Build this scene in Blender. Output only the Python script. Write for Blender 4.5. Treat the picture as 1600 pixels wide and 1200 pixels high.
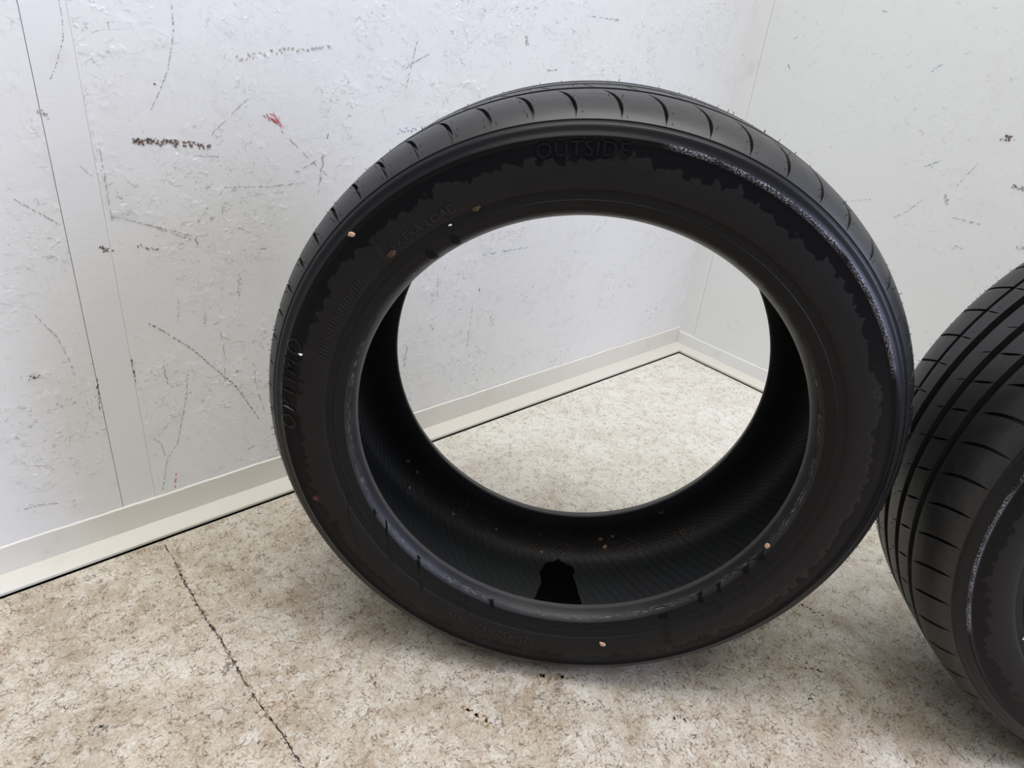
import bpy, math, random
from mathutils import Matrix, Vector

# ------------------------------------------------------------------ scene, camera, light
for o in list(bpy.data.objects):
    bpy.data.objects.remove(o, do_unlink=True)
SC = bpy.context.scene
COL = SC.collection
PI = math.pi

def look_matrix(loc, pitch, yaw, roll):
    f = Vector((math.sin(yaw)*math.cos(pitch), math.cos(yaw)*math.cos(pitch), -math.sin(pitch)))
    r = Vector((math.cos(yaw), -math.sin(yaw), 0))
    u = r.cross(f)
    r2 = math.cos(roll)*r + math.sin(roll)*u
    u2 = -math.sin(roll)*r + math.cos(roll)*u
    m = Matrix((r2, u2, -f)).transposed().to_4x4()
    m.translation = loc
    return m

cam_d = bpy.data.cameras.new('camera')
cam_d.sensor_fit = 'HORIZONTAL'
cam_d.sensor_width = 36
cam_d.lens = 1095.8/1600*36
cam_d.clip_start = 0.02
cam = bpy.data.objects.new('camera', cam_d)
cam.matrix_world = look_matrix((-0.04, -0.6707, 0.6864), 0.4933, -0.0486, 0.1093)
COL.objects.link(cam)
SC.camera = cam

# the room's corner: left wall runs along D1, right wall along D2
WA = 0.8137
D1 = Vector((-math.cos(WA), -math.sin(WA), 0))
D2 = Vector((math.sin(WA), -math.cos(WA), 0))
CORNER = Vector((0.2703, 0.9269, 0))
def room(s1, s2, z=0):
    """point at s1 along the left wall, s2 along the right wall"""
    return CORNER + D1*s1 + D2*s2 + Vector((0, 0, z))

world = bpy.data.worlds.new('room_ambience')
SC.world = world
world.use_nodes = True
world.node_tree.nodes['Background'].inputs[0].default_value = (0.86, 0.93, 1.0, 1)
world.node_tree.nodes['Background'].inputs[1].default_value = 0.20

def area(name, loc, target, sx, sy, power, col):
    d = bpy.data.lights.new(name, 'AREA')
    d.shape = 'RECTANGLE'; d.size = sx; d.size_y = sy; d.energy = power; d.color = col
    o = bpy.data.objects.new(name, d)
    o.location = loc
    o.rotation_euler = (Vector(target)-Vector(loc)).to_track_quat('-Z', 'Y').to_euler()
    COL.objects.link(o)
    return o
# fluorescent ceiling battens and the daylight of an open doorway in the right wall
area('ceiling_light', (0.10, -0.38, 2.85), (0.10, -0.38, 0), 2.4, 1.2, 48, (1.0, 0.985, 0.955))
area('ceiling_light', (-0.6, -1.7, 2.85), (-0.6, -1.7, 0), 1.8, 0.7, 14, (1.0, 0.985, 0.95))
area('doorway_daylight', room(0.02, 2.05, 0.95), room(1.2, 1.75, 0.60), 0.9, 1.5, 34, (0.66, 0.71, 1.0))

SC.view_settings.view_transform = 'Standard'
SC.view_settings.look = 'None'
SC.view_settings.gamma = 1
SC.view_settings.use_curve_mapping = False
SC.view_settings.exposure = 0.47

# ------------------------------------------------------------------ helpers
def mesh_obj(name, verts, faces, mat=None, parent=None, smooth=True, sharp=None, uv=None):
    me = bpy.data.meshes.new(name)
    me.from_pydata([tuple(v) for v in verts], [], faces)
    if mat: me.materials.append(mat)
    if smooth:
        me.polygons.foreach_set('use_smooth', [True]*len(me.polygons))
    if sharp is not None:
        me.set_sharp_from_angle(angle=math.radians(sharp))
    if uv is not None:
        l = me.uv_layers.new(name='UVMap')
        for li, lp in enumerate(me.loops):
            l.data[li].uv = uv[lp.vertex_index]
    me.update()
    o = bpy.data.objects.new(name, me)
    COL.objects.link(o)
    if parent: o.parent = parent
    return o

def tag(o, label=None, cat=None, group=None, kind=None):
    if label: o['label'] = label
    if cat: o['category'] = cat
    if group: o['group'] = group
    if kind: o['kind'] = kind
    return o

def box_geo(x0, x1, y0, y1, z0, z1):
    v = [(x, y, z) for x in (x0, x1) for y in (y0, y1) for z in (z0, z1)]
    f = [(0,1,3,2), (4,6,7,5), (0,4,5,1), (2,3,7,6), (0,2,6,4), (1,5,7,3)]
    return v, f

# ------------------------------------------------------------------ materials
class NT:
    def __init__(self, name):
        self.m = bpy.data.materials.new(name)
        self.m.use_nodes = True
        self.t = self.m.node_tree
        self.b = self.t.nodes['Principled BSDF']
    def n(self, typ, **kw):
        nd = self.t.nodes.new(typ)
        for k, v in kw.items(): setattr(nd, k, v)
        return nd
    def put(self, sock, v):
        if v is None: return
        if hasattr(v, 'is_output'): self.t.links.new(v, sock)
        else: sock.default_value = v
    def math(self, op, a, b=None, c=None, clamp=False):
        nd = self.n('ShaderNodeMath', operation=op, use_clamp=clamp)
        for i, v in enumerate((a, b, c)): self.put(nd.inputs[i], v)
        return nd.outputs[0]
    def cnoise(self, vec, scale, detail, rough):
        k = (vec.node.name, scale)
        if not hasattr(self, 'cache'): self.cache = {}
        if k not in self.cache: self.cache[k] = self.noise(vec, scale, detail, rough, color=True)
        return self.cache[k]
    def coord(self):
        return self.n('ShaderNodeTexCoord').outputs['Object']
    def mapping(self, vec, scale=(1,1,1), rot=(0,0,0), loc=(0,0,0)):
        nd = self.n('ShaderNodeMapping')
        self.put(nd.inputs['Vector'], vec)
        nd.inputs['Scale'].default_value = scale
        nd.inputs['Rotation'].default_value = rot
        nd.inputs['Location'].default_value = loc
        return nd.outputs[0]
    def noise(self, vec, scale, detail=2, rough=0.5, dist=0.0, color=False):
        nd = self.n('ShaderNodeTexNoise')
        self.put(nd.inputs['Vector'], vec)
        nd.inputs['Scale'].default_value = scale
        nd.inputs['Detail'].default_value = detail
        nd.inputs['Roughness'].default_value = rough
        nd.inputs['Distortion'].default_value = dist
        return nd.outputs['Color' if color else 'Fac']
    def step(self, v, lo, hi):
        nd = self.n('ShaderNodeMapRange', interpolation_type='SMOOTHSTEP')
        self.put(nd.inputs['Value'], v)
        self.put(nd.inputs['From Min'], lo); self.put(nd.inputs['From Max'], hi)
        return nd.outputs[0]
    def mix(self, fac, a, b):
        nd = self.n('ShaderNodeMix', data_type='RGBA')
        self.put(nd.inputs[0], fac)
        self.put(nd.inputs[6], a if hasattr(a, 'is_output') else (*a, 1))
        self.put(nd.inputs[7], b if hasattr(b, 'is_output') else (*b, 1))
        return nd.outputs[2]
    def mixf(self, fac, a, b):
        nd = self.n('ShaderNodeMix', data_type='FLOAT')
        self.put(nd.inputs[0], fac); self.put(nd.inputs[2], a); self.put(nd.inputs[3], b)
        return nd.outputs[0]
    def sep(self, vec):
        nd = self.n('ShaderNodeSeparateXYZ'); self.put(nd.inputs[0], vec); return nd.outputs
    def comb(self, x=0.0, y=0.0, z=0.0):
        nd = self.n('ShaderNodeCombineXYZ')
        for i, v in enumerate((x, y, z)): self.put(nd.inputs[i], v)
        return nd.outputs[0]
    def vadd(self, a, b, k=1.0):
        s = self.n('ShaderNodeVectorMath', operation='SCALE'); self.put(s.inputs[0], b); s.inputs['Scale'].default_value = k
        nd = self.n('ShaderNodeVectorMath', operation='ADD'); self.put(nd.inputs[0], a); self.put(nd.inputs[1], s.outputs[0])
        return nd.outputs[0]
    def bump(self, h, dist, strength=1.0):
        nd = self.n('ShaderNodeBump'); self.put(nd.inputs['Height'], h)
        nd.inputs['Distance'].default_value = dist; self.put(nd.inputs['Strength'], strength)
        return nd.outputs[0]
    def out(self, color=None, rough=None, normal=None, spec=None):
        if color is not None:
            self.put(self.b.inputs['Base Color'], color if hasattr(color, 'is_output') else (*color, 1))
        self.put(self.b.inputs['Roughness'], rough)
        if normal is not None: self.put(self.b.inputs['Normal'], normal)
        if spec is not None: self.put(self.b.inputs['Specular IOR Level'], spec)
        return self.m

def plain(name, color, rough=0.6, spec=0.5):
    t = NT(name)
    c = t.coord()
    n = t.noise(c, 180, 3)
    col = t.mix(n, tuple(x*0.8 for x in color), tuple(min(1, x*1.15) for x in color))
    return t.out(col, rough, t.bump(n, 0.0004, 0.4), spec)

def strands(t, vec, cell, along, across, seed):
    """flake pattern of pressed-strand board: patches, each with its own grain direction"""
    p = t.mapping(vec, loc=(seed, seed*1.7, 0))
    pw = t.vadd(p, t.cnoise(vec, 55, 2, 0.6), 0.6/cell)
    vo = t.n('ShaderNodeTexVoronoi', voronoi_dimensions='2D')
    t.put(vo.inputs['Vector'], pw); vo.inputs['Scale'].default_value = cell
    ang = t.math('MULTIPLY', t.sep(vo.outputs['Color'])[0], 2*PI)
    ro = t.n('ShaderNodeVectorRotate', rotation_type='Z_AXIS')
    t.put(ro.inputs['Vector'], t.vadd(p, t.cnoise(vec, 55, 2, 0.6), 0.008)); t.put(ro.inputs['Angle'], ang)
    q = t.mapping(ro.outputs[0], scale=(along, across, 1))
    return q, vo

def flake_field(t, vec, cell, stretch, seed, wob=0.9):
    """flakes with their own direction: distance to the flake's outline and its random value"""
    q, vo = strands(t, vec, cell*0.35, cell*stretch, cell, seed)
    q = t.vadd(q, t.cnoise(vec, 130, 2, 0.6), wob*0.8)
    e = t.n('ShaderNodeTexVoronoi', voronoi_dimensions='2D', feature='DISTANCE_TO_EDGE')
    t.put(e.inputs['Vector'], q); e.inputs['Scale'].default_value = 1.0
    c = t.n('ShaderNodeTexVoronoi', voronoi_dimensions='2D')
    t.put(c.inputs['Vector'], q); c.inputs['Scale'].default_value = 1.0
    return e.outputs['Distance'], t.sep(c.outputs['Color'])[0]

def wall_paint(name, tint, rough_amt, line_amt):
    t = NT(name)
    x, y, z = t.sep(t.coord())
    vec = t.comb(x, z, 0.0)
    e1, c1 = flake_field(t, vec, 120, 0.30, 3.1)
    e2, c2 = flake_field(t, vec, 210, 0.28, 7.7)
    big = t.noise(vec, 3.0, 3)
    patch = t.step(t.noise(vec, 8, 4, 0.6), 0.44, 0.62)
    p2 = t.step(t.noise(t.mapping(vec, loc=(3, 5, 0)), 36, 3, 0.6), 0.46, 0.60)
    h1 = t.math('MULTIPLY', t.step(c1, 0.45, 0.95), t.mixf(patch, 0.10, 1.0))
    h2 = t.math('MULTIPLY', t.step(c2, 0.40, 0.95), t.math('MULTIPLY', p2, t.mixf(patch, 0.15, 0.8)))
    h = t.math('ADD', h1, h2)
    # hairline cracks and bits of bare board along flake edges
    l1 = t.math('SUBTRACT', 1.0, t.step(e1, 0.015, 0.075))
    l2 = t.math('SUBTRACT', 1.0, t.step(e2, 0.03, 0.12))
    m1 = t.step(t.noise(vec, 75, 3, 0.6), 0.57, 0.67)
    m2 = t.step(t.noise(t.mapping(vec, loc=(8, 1, 0)), 60, 3, 0.6), 0.58, 0.68)
    crack = t.math('MAXIMUM', t.math('MULTIPLY', l1, m1), t.math('MULTIPLY', l2, m2))
    crack = t.math('MULTIPLY', t.math('MULTIPLY', crack, t.mixf(patch, 0.25, 1.0)), line_amt)
    base = t.mix(big, tuple(c*0.95 for c in tint), tint)
    grime = t.math('MULTIPLY', t.step(t.noise(vec, 7, 4, 0.6), 0.55, 0.8), 0.15)
    base = t.mix(grime, base, (0.52, 0.50, 0.44))
    col = t.mix(crack, base, (0.25, 0.22, 0.20))
    return t.out(col, 0.5, t.bump(h, 0.0014, rough_amt), 0.35)

def smooth_paint(name, tint):
    t = NT(name)
    x, y, z = t.sep(t.coord())
    v = t.comb(x, y, z)
    big = t.noise(v, 6, 3)
    base = t.mix(big, tuple(c*0.93 for c in tint), tint)
    dirt = t.math('MULTIPLY', t.step(t.noise(v, 14, 4, 0.65), 0.58, 0.8), 0.35)
    base = t.mix(dirt, base, (0.48, 0.45, 0.38))
    f = t.noise(t.mapping(v, scale=(30, 200, 200)), 1, 3)
    return t.out(base, 0.48, t.bump(f, 0.0006, 0.35), 0.35)

M = {}
M['wall_left'] = wall_paint('painted_strand_board', (0.80, 0.80, 0.795), 0.85, 0.6)
M['wall_right'] = wall_paint('painted_strand_board_smooth', (0.785, 0.80, 0.795), 0.30, 0.35)
M['strip'] = smooth_paint('white_painted_strip', (0.80, 0.80, 0.80))
M['skirt'] = smooth_paint('cream_painted_wood', (0.74, 0.715, 0.665))
M['batten'] = smooth_paint('pale_wood_batten', (0.68, 0.655, 0.59))
M['under'] = plain('dark_subfloor', (0.030, 0.025, 0.021), 0.95, 0.1)

def floor_paint():
    t = NT('worn_painted_floor_board')
    x, y, z = t.sep(t.coord())
    vec = t.comb(x, y, 0.0)
    wear = t.noise(vec, 5.0, 4, 0.6)
    # the far corner is less trodden than the boards out in the room
    far = t.step(t.math('ADD', t.math('ADD', x, y), t.math('MULTIPLY', wear, 0.5)), 0.85, 1.75)
    e1, c1 = flake_field(t, vec, 72, 0.36, 1.3, 1.5)
    e2, c2 = flake_field(t, vec, 150, 0.32, 5.9, 1.6)
    q3, v3 = strands(t, vec, 34, 75, 430, 9.2)
    n3 = t.noise(q3, 1, 3, 0.6)
    l1 = t.math('SUBTRACT', 1.0, t.step(e1, 0.008, 0.048))
    l2 = t.math('SUBTRACT', 1.0, t.step(e2, 0.018, 0.095))
    m1 = t.step(t.noise(vec, 60, 4, 0.65), 0.48, 0.57)
    m2 = t.step(t.noise(t.mapping(vec, loc=(4, 2, 0)), 70, 4, 0.65), 0.46, 0.58)
    str_ = t.math('MULTIPLY', t.step(n3, 0.62, 0.68), t.step(t.noise(t.mapping(vec, loc=(1, 7, 0)), 30, 3, 0.6), 0.43, 0.60))
    lines = t.math('MAXIMUM', t.math('MULTIPLY', l1, m1), t.math('MULTIPLY', t.math('MULTIPLY', l2, m2), 0.8))
    lines = t.math('MAXIMUM', lines, str_)
    lines = t.math('MULTIPLY', lines, t.mixf(far, 0.62, 0.97))
    mott = t.noise(vec, 16, 5, 0.68)
    fine = t.noise(vec, 240, 3, 0.7)
    clean = t.mix(t.step(mott, 0.35, 0.65), (0.67, 0.64, 0.565), (0.73, 0.715, 0.655))
    worn = t.mix(t.step(mott, 0.32, 0.68), (0.385, 0.325, 0.24), (0.59, 0.54, 0.445))
    col = t.mix(far, clean, worn)
    flake = t.math('ADD', t.math('MULTIPLY', c1, 0.6), t.math('MULTIPLY', c2, 0.4))
    col = t.mix(t.math('MULTIPLY', t.step(flake, 0.60, 0.85), 0.30), col, (0.74, 0.725, 0.68))
    col = t.mix(t.math('MULTIPLY', t.math('SUBTRACT', 1.0, t.step(flake, 0.15, 0.38)), t.mixf(far, 0.12, 0.40)), col, (0.36, 0.28, 0.20))
    rust = t.math('MULTIPLY', t.step(t.noise(vec, 12, 5, 0.72), 0.48, 0.68), t.mixf(far, 0.22, 0.75))
    rust = t.math('MULTIPLY', rust, t.step(fine, 0.35, 0.65))
    col = t.mix(rust, col, (0.34, 0.235, 0.135))
    spots = t.math('MULTIPLY', t.step(t.noise(vec, 75, 4, 0.65), 0.58, 0.70), t.step(t.noise(t.mapping(vec, loc=(2, 9, 0)), 9, 3, 0.6), 0.42, 0.62))
    col = t.mix(t.math('MULTIPLY', spots, t.mixf(far, 0.25, 0.75)), col, (0.26, 0.18, 0.11))
    grain = t.noise(vec, 330, 5, 0.75)
    col = t.mix(t.math('MULTIPLY', t.step(grain, 0.48, 0.62), t.mixf(far, 0.06, 0.55)), col, (0.30, 0.23, 0.155))
    col = t.mix(t.math('MULTIPLY', t.math('SUBTRACT', 1.0, t.step(grain, 0.34, 0.46)), t.mixf(far, 0.15, 0.40)), col, (0.78, 0.765, 0.71))
    col = t.mix(lines, col, (0.115, 0.078, 0.053))
    h = t.math('ADD', t.math('MULTIPLY', c1, 0.6), t.math('MULTIPLY', grain, 0.6))
    return t.out(col, 0.62, t.bump(h, 0.0010, 0.6), 0.3)
M['floor'] = floor_paint()

M['brown'] = plain('bare_brown_board', (0.20, 0.14, 0.12), 0.8, 0.2)
M['tan'] = plain('tan_dirt', (0.52, 0.48, 0.43), 0.8, 0.2)
M['grey'] = plain('grey_scratch', (0.36, 0.35, 0.34), 0.8, 0.2)
M['dark'] = plain('dark_scuff', (0.12, 0.11, 0.11), 0.8, 0.2)
M['red'] = plain('red_marker', (0.62, 0.06, 0.09), 0.6, 0.3)
M['blue'] = plain('blue_marker', (0.16, 0.26, 0.50), 0.6, 0.3)
M['dirt'] = plain('black_dirt', (0.05, 0.042, 0.038), 0.85, 0.2)
M['brownd'] = plain('brown_dirt', (0.27, 0.19, 0.10), 0.85, 0.2)
M['greyd'] = plain('grey_filler', (0.20, 0.175, 0.165), 0.85, 0.2)

# ------------------------------------------------------------------ the setting
def wall_frame(d, n):
    """local x along the wall, y out into the room, z up"""
    m = Matrix((d, n, Vector((0, 0, 1)))).transposed().to_4x4()
    m.translation = CORNER
    return m
ML = wall_frame(D1, D2)
MR = wall_frame(D2, D1)

def structure(name, geo, mat, matrix, label, cat, smooth=False):
    o = mesh_obj(name, *geo, mat=mat, smooth=smooth)
    o.matrix_world = matrix
    return tag(o, label, cat, kind='structure')

def bevel_box(name, x0, x1, y0, y1, z0, z1, mat, parent, b=0.0012, wob=0.0, seed=0):
    """long board with softened, slightly uneven long edges (profile swept along x)"""
    rnd = random.Random(seed)
    prof = [(y0, z0), (y1-b, z0), (y1, z0+b), (y1, z1-b), (y1-b, z1), (y0, z1)]
    n = max(2, int((x1-x0)/0.012)) if wob else 2
    verts, faces = [], []
    ph = [rnd.random()*9 for _ in range(4)]
    for i in range(n):
        x = x0+(x1-x0)*i/(n-1)
        w = wob*(math.sin(x*23+ph[0])*0.5+math.sin(x*71+ph[1])*0.3+rnd.uniform(-.3, .3)) if wob else 0
        for k, (yy, zz) in enumerate(prof):
            verts.append((x, yy, zz+(w if k in (3, 4, 5) else 0)))
    m = len(prof)
    for i in range(n-1):
        for k in range(m):
            faces.append((i*m+k, (i+1)*m+k, (i+1)*m+(k+1) % m, i*m+(k+1) % m))
    faces.append(tuple(range(m))[::-1]); faces.append(tuple((n-1)*m+k for k in range(m)))
    return mesh_obj(name, verts, faces, mat, parent, smooth=False)

H = 2.5
wall_l = structure('wall_left', box_geo(-0.1, 3.2, -0.10, -0.016, -0.05, H), M['strip'], ML,
                   'white painted strand board wall on the left of the corner, scratched and scuffed', 'wall')
wall_r = structure('wall_right', box_geo(-0.016, 1.5, -0.10, -0.016, -0.05, H), M['strip'], MR,
                   'smoother white painted wall on the right, behind the second tyre', 'wall')
panels = {}
def panel(parent, x0, x1, mat, y1=0.0, seed=0):
    v, f = box_geo(x0, x1, -0.016, y1, 0.0, H)
    return mesh_obj('wall_panel', v, f, mat, parent, smooth=False)
pl_far = panel(wall_l, 0.0, 1.1925, M['wall_left'])
pl_strip = mesh_obj('joint_strip', *box_geo(1.1928, 1.2330, -0.016, 0.0004, 0.0, H), mat=M['strip'], parent=wall_l, smooth=False)
pl_near = panel(wall_l, 1.2336, 3.2, M['wall_left'])
pr_strip = mesh_obj('joint_strip', *box_geo(0.0, 0.0440, -0.016, 0.0005, 0.0, H), mat=M['strip'], parent=wall_r, smooth=False)
pr_board = panel(wall_r, 0.0445, 1.5, M['wall_right'])

def slivers(name, marks, parent, along='wall', seed=1, zoff=0.0):
    """each scuff or scratch is one part made of small paint chips and scores, 0.2 mm proud"""
    rnd = random.Random(seed)
    for mi, (colr, w, pts, n) in enumerate(marks):
        verts, faces = [], []
        L = [0]
        for a, b in zip(pts, pts[1:]): L.append(L[-1]+math.dist(a, b))
        for k in range(n):
            u = ((k+rnd.random())/n)**(1.6 if n >= 90 and colr == 'brown' else 1)*L[-1]
            for i in range(len(pts)-1):
                if u <= L[i+1] or i == len(pts)-2: break
            f = (u-L[i])/max(1e-6, L[i+1]-L[i])
            ax, az = pts[i]; bx, bz = pts[i+1]
            cx, cz = ax+(bx-ax)*f, az+(bz-az)*f
            dirn = math.atan2(bz-az, bx-ax)
            thin = w < 0.00125
            if thin:
                ang = dirn+rnd.uniform(-.35, .35); ln = L[-1]/n*rnd.uniform(.6, 1.25); hw = w*rnd.uniform(.6, 1.1); j = w*0.5
            else:
                ang = rnd.uniform(0, 2*PI) if colr != 'red' else rnd.uniform(0.2, 1.4); ln = w*rnd.uniform(.4, 1.1); hw = w*rnd.uniform(.15, .45); j = w*0.8
            if colr == 'red' and not thin: ln *= 1.6; hw *= 0.28
            if w >= 0.003 and colr in ('tan', 'brownd', 'greyd', 'dirt'): hw *= 1.7
            cx += rnd.uniform(-j, j); cz += rnd.uniform(-j, j)
            ca, sa = math.cos(ang), math.sin(ang)
            ring = [(-ln*.5, -hw*.2), (-ln*.1, -hw*rnd.uniform(.5, 1)), (ln*.5, -hw*.1), (ln*.15, hw*rnd.uniform(.5, 1))]
            base = len(verts)
            for h in (0.00005, 0.00025):
                for (px, pz) in ring:
                    X, Z = cx+px*ca-pz*sa, cz+px*sa+pz*ca
                    verts.append((X, h+zoff, Z) if along == 'wall' else (X, Z, h+zoff))
            faces.append(tuple(base+4+q for q in range(4)))
            for q in range(4):
                faces.append((base+q, base+(q+1) % 4, base+4+(q+1) % 4, base+4+q))
        nm = {'red': 'marker_scribble', 'blue': 'marker_scribble'}.get(colr, 'scratch' if w < 0.00125 else 'scuff_mark')
        mesh_obj(nm, verts, faces, M[colr], parent, smooth=False)

# skirting boards and the flat battens in front of them
bb_l = tag(bpy.data.objects.new('baseboard_left', None), 'cream skirting board with a flat wooden batten along the left wall', 'baseboard', kind='structure')
COL.objects.link(bb_l); bb_l.matrix_world = ML
bb_r = tag(bpy.data.objects.new('baseboard_right', None), 'white skirting board and batten along the right wall', 'baseboard', kind='structure')
COL.objects.link(bb_r); bb_r.matrix_world = MR
bevel_box('skirting_board', 0.0, 3.2, 0.0006, 0.0042, 0.0, 0.0452, M['skirt'], bb_l, 0.0009, 0.0008, 2)
bevel_box('floor_batten', 0.0042, 3.2, 0.0044, 0.0386, 0.0005, 0.0062, M['batten'], bb_l, 0.0012, 0.0002, 3)
bevel_box('skirting_board', 0.0046, 1.5, 0.0006, 0.0042, 0.0, 0.0345, M['strip'], bb_r, 0.0009, 0.0007, 4)
bevel_box('floor_batten', 0.0390, 1.5, 0.0044, 0.0386, 0.0005, 0.0070, M['batten'], bb_r, 0.0012, 0.0002, 5)

# floor: dark sub-floor slab with two strand boards, a ragged joint between them
MF = Matrix((D1, D2, Vector((0, 0, 1)))).transposed().to_4x4(); MF.translation = CORNER
flo = structure('floor', box_geo(-0.05, 3.2, -0.05, 3.2, -0.12, -0.013), M['under'], MF,
                'worn cream painted strand board floor with brown grime', 'floor')
CRACK = [(0.0, 1.2020), (0.0949, 1.2024), (0.1282, 1.2050), (0.1621, 1.2054), (0.2065, 1.2059), (0.2503, 1.2035), (0.2787, 1.2035), (0.326, 1.2046), (0.3627, 1.2024), (0.4026, 1.1993), (0.4332, 1.1999), (0.4513, 1.1985), (0.9, 1.2), (3.3, 1.2)]
def crack_at(y):
    for (a, b), (c, d) in zip(CRACK, CRACK[1:]):
        if a <= y <= c: return b+(d-b)*(y-a)/(c-a)
    return 1.2
def floor_board(x_from, x_to, seed):
    """x_from/x_to: number, or 'crack' for the ragged joint"""
    rnd = random.Random(seed)
    verts, faces = [], []
    y0, y1 = 0.0412, 3.2
    ys = [y0]
    while ys[-1] < 1.0: ys.append(ys[-1]+rnd.uniform(.002, .006))
    ys += [1.6, 2.4, y1]
    for y in ys:
        jit = lambda: max(0.0, rnd.uniform(-1, 1))**2*0.0024+0.00004
        xa = crack_at(y)+jit() if x_from == 'crack' else x_from
        xb = crack_at(y)-jit() if x_to == 'crack' else x_to
        verts += [(xa, y, -0.012), (xa, y, 0.0), (xb, y, 0.0), (xb, y, -0.012)]
    for i in range(len(ys)-1):
        a, b = i*4, i*4+4
        faces += [(a, a+1, b+1, b), (a+1, a+2, b+2, b+1), (a+2, a+3, b+3, b+2)]
    e = (len(ys)-1)*4
    faces += [(0, 3, 2, 1), (e, e+1, e+2, e+3)]
    return mesh_obj('floor_board', verts, faces, M['floor'], flo, smooth=False)
fb1 = floor_board(0.0412, 'crack', 1)
fb2 = floor_board('crack', 3.2, 2)

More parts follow.
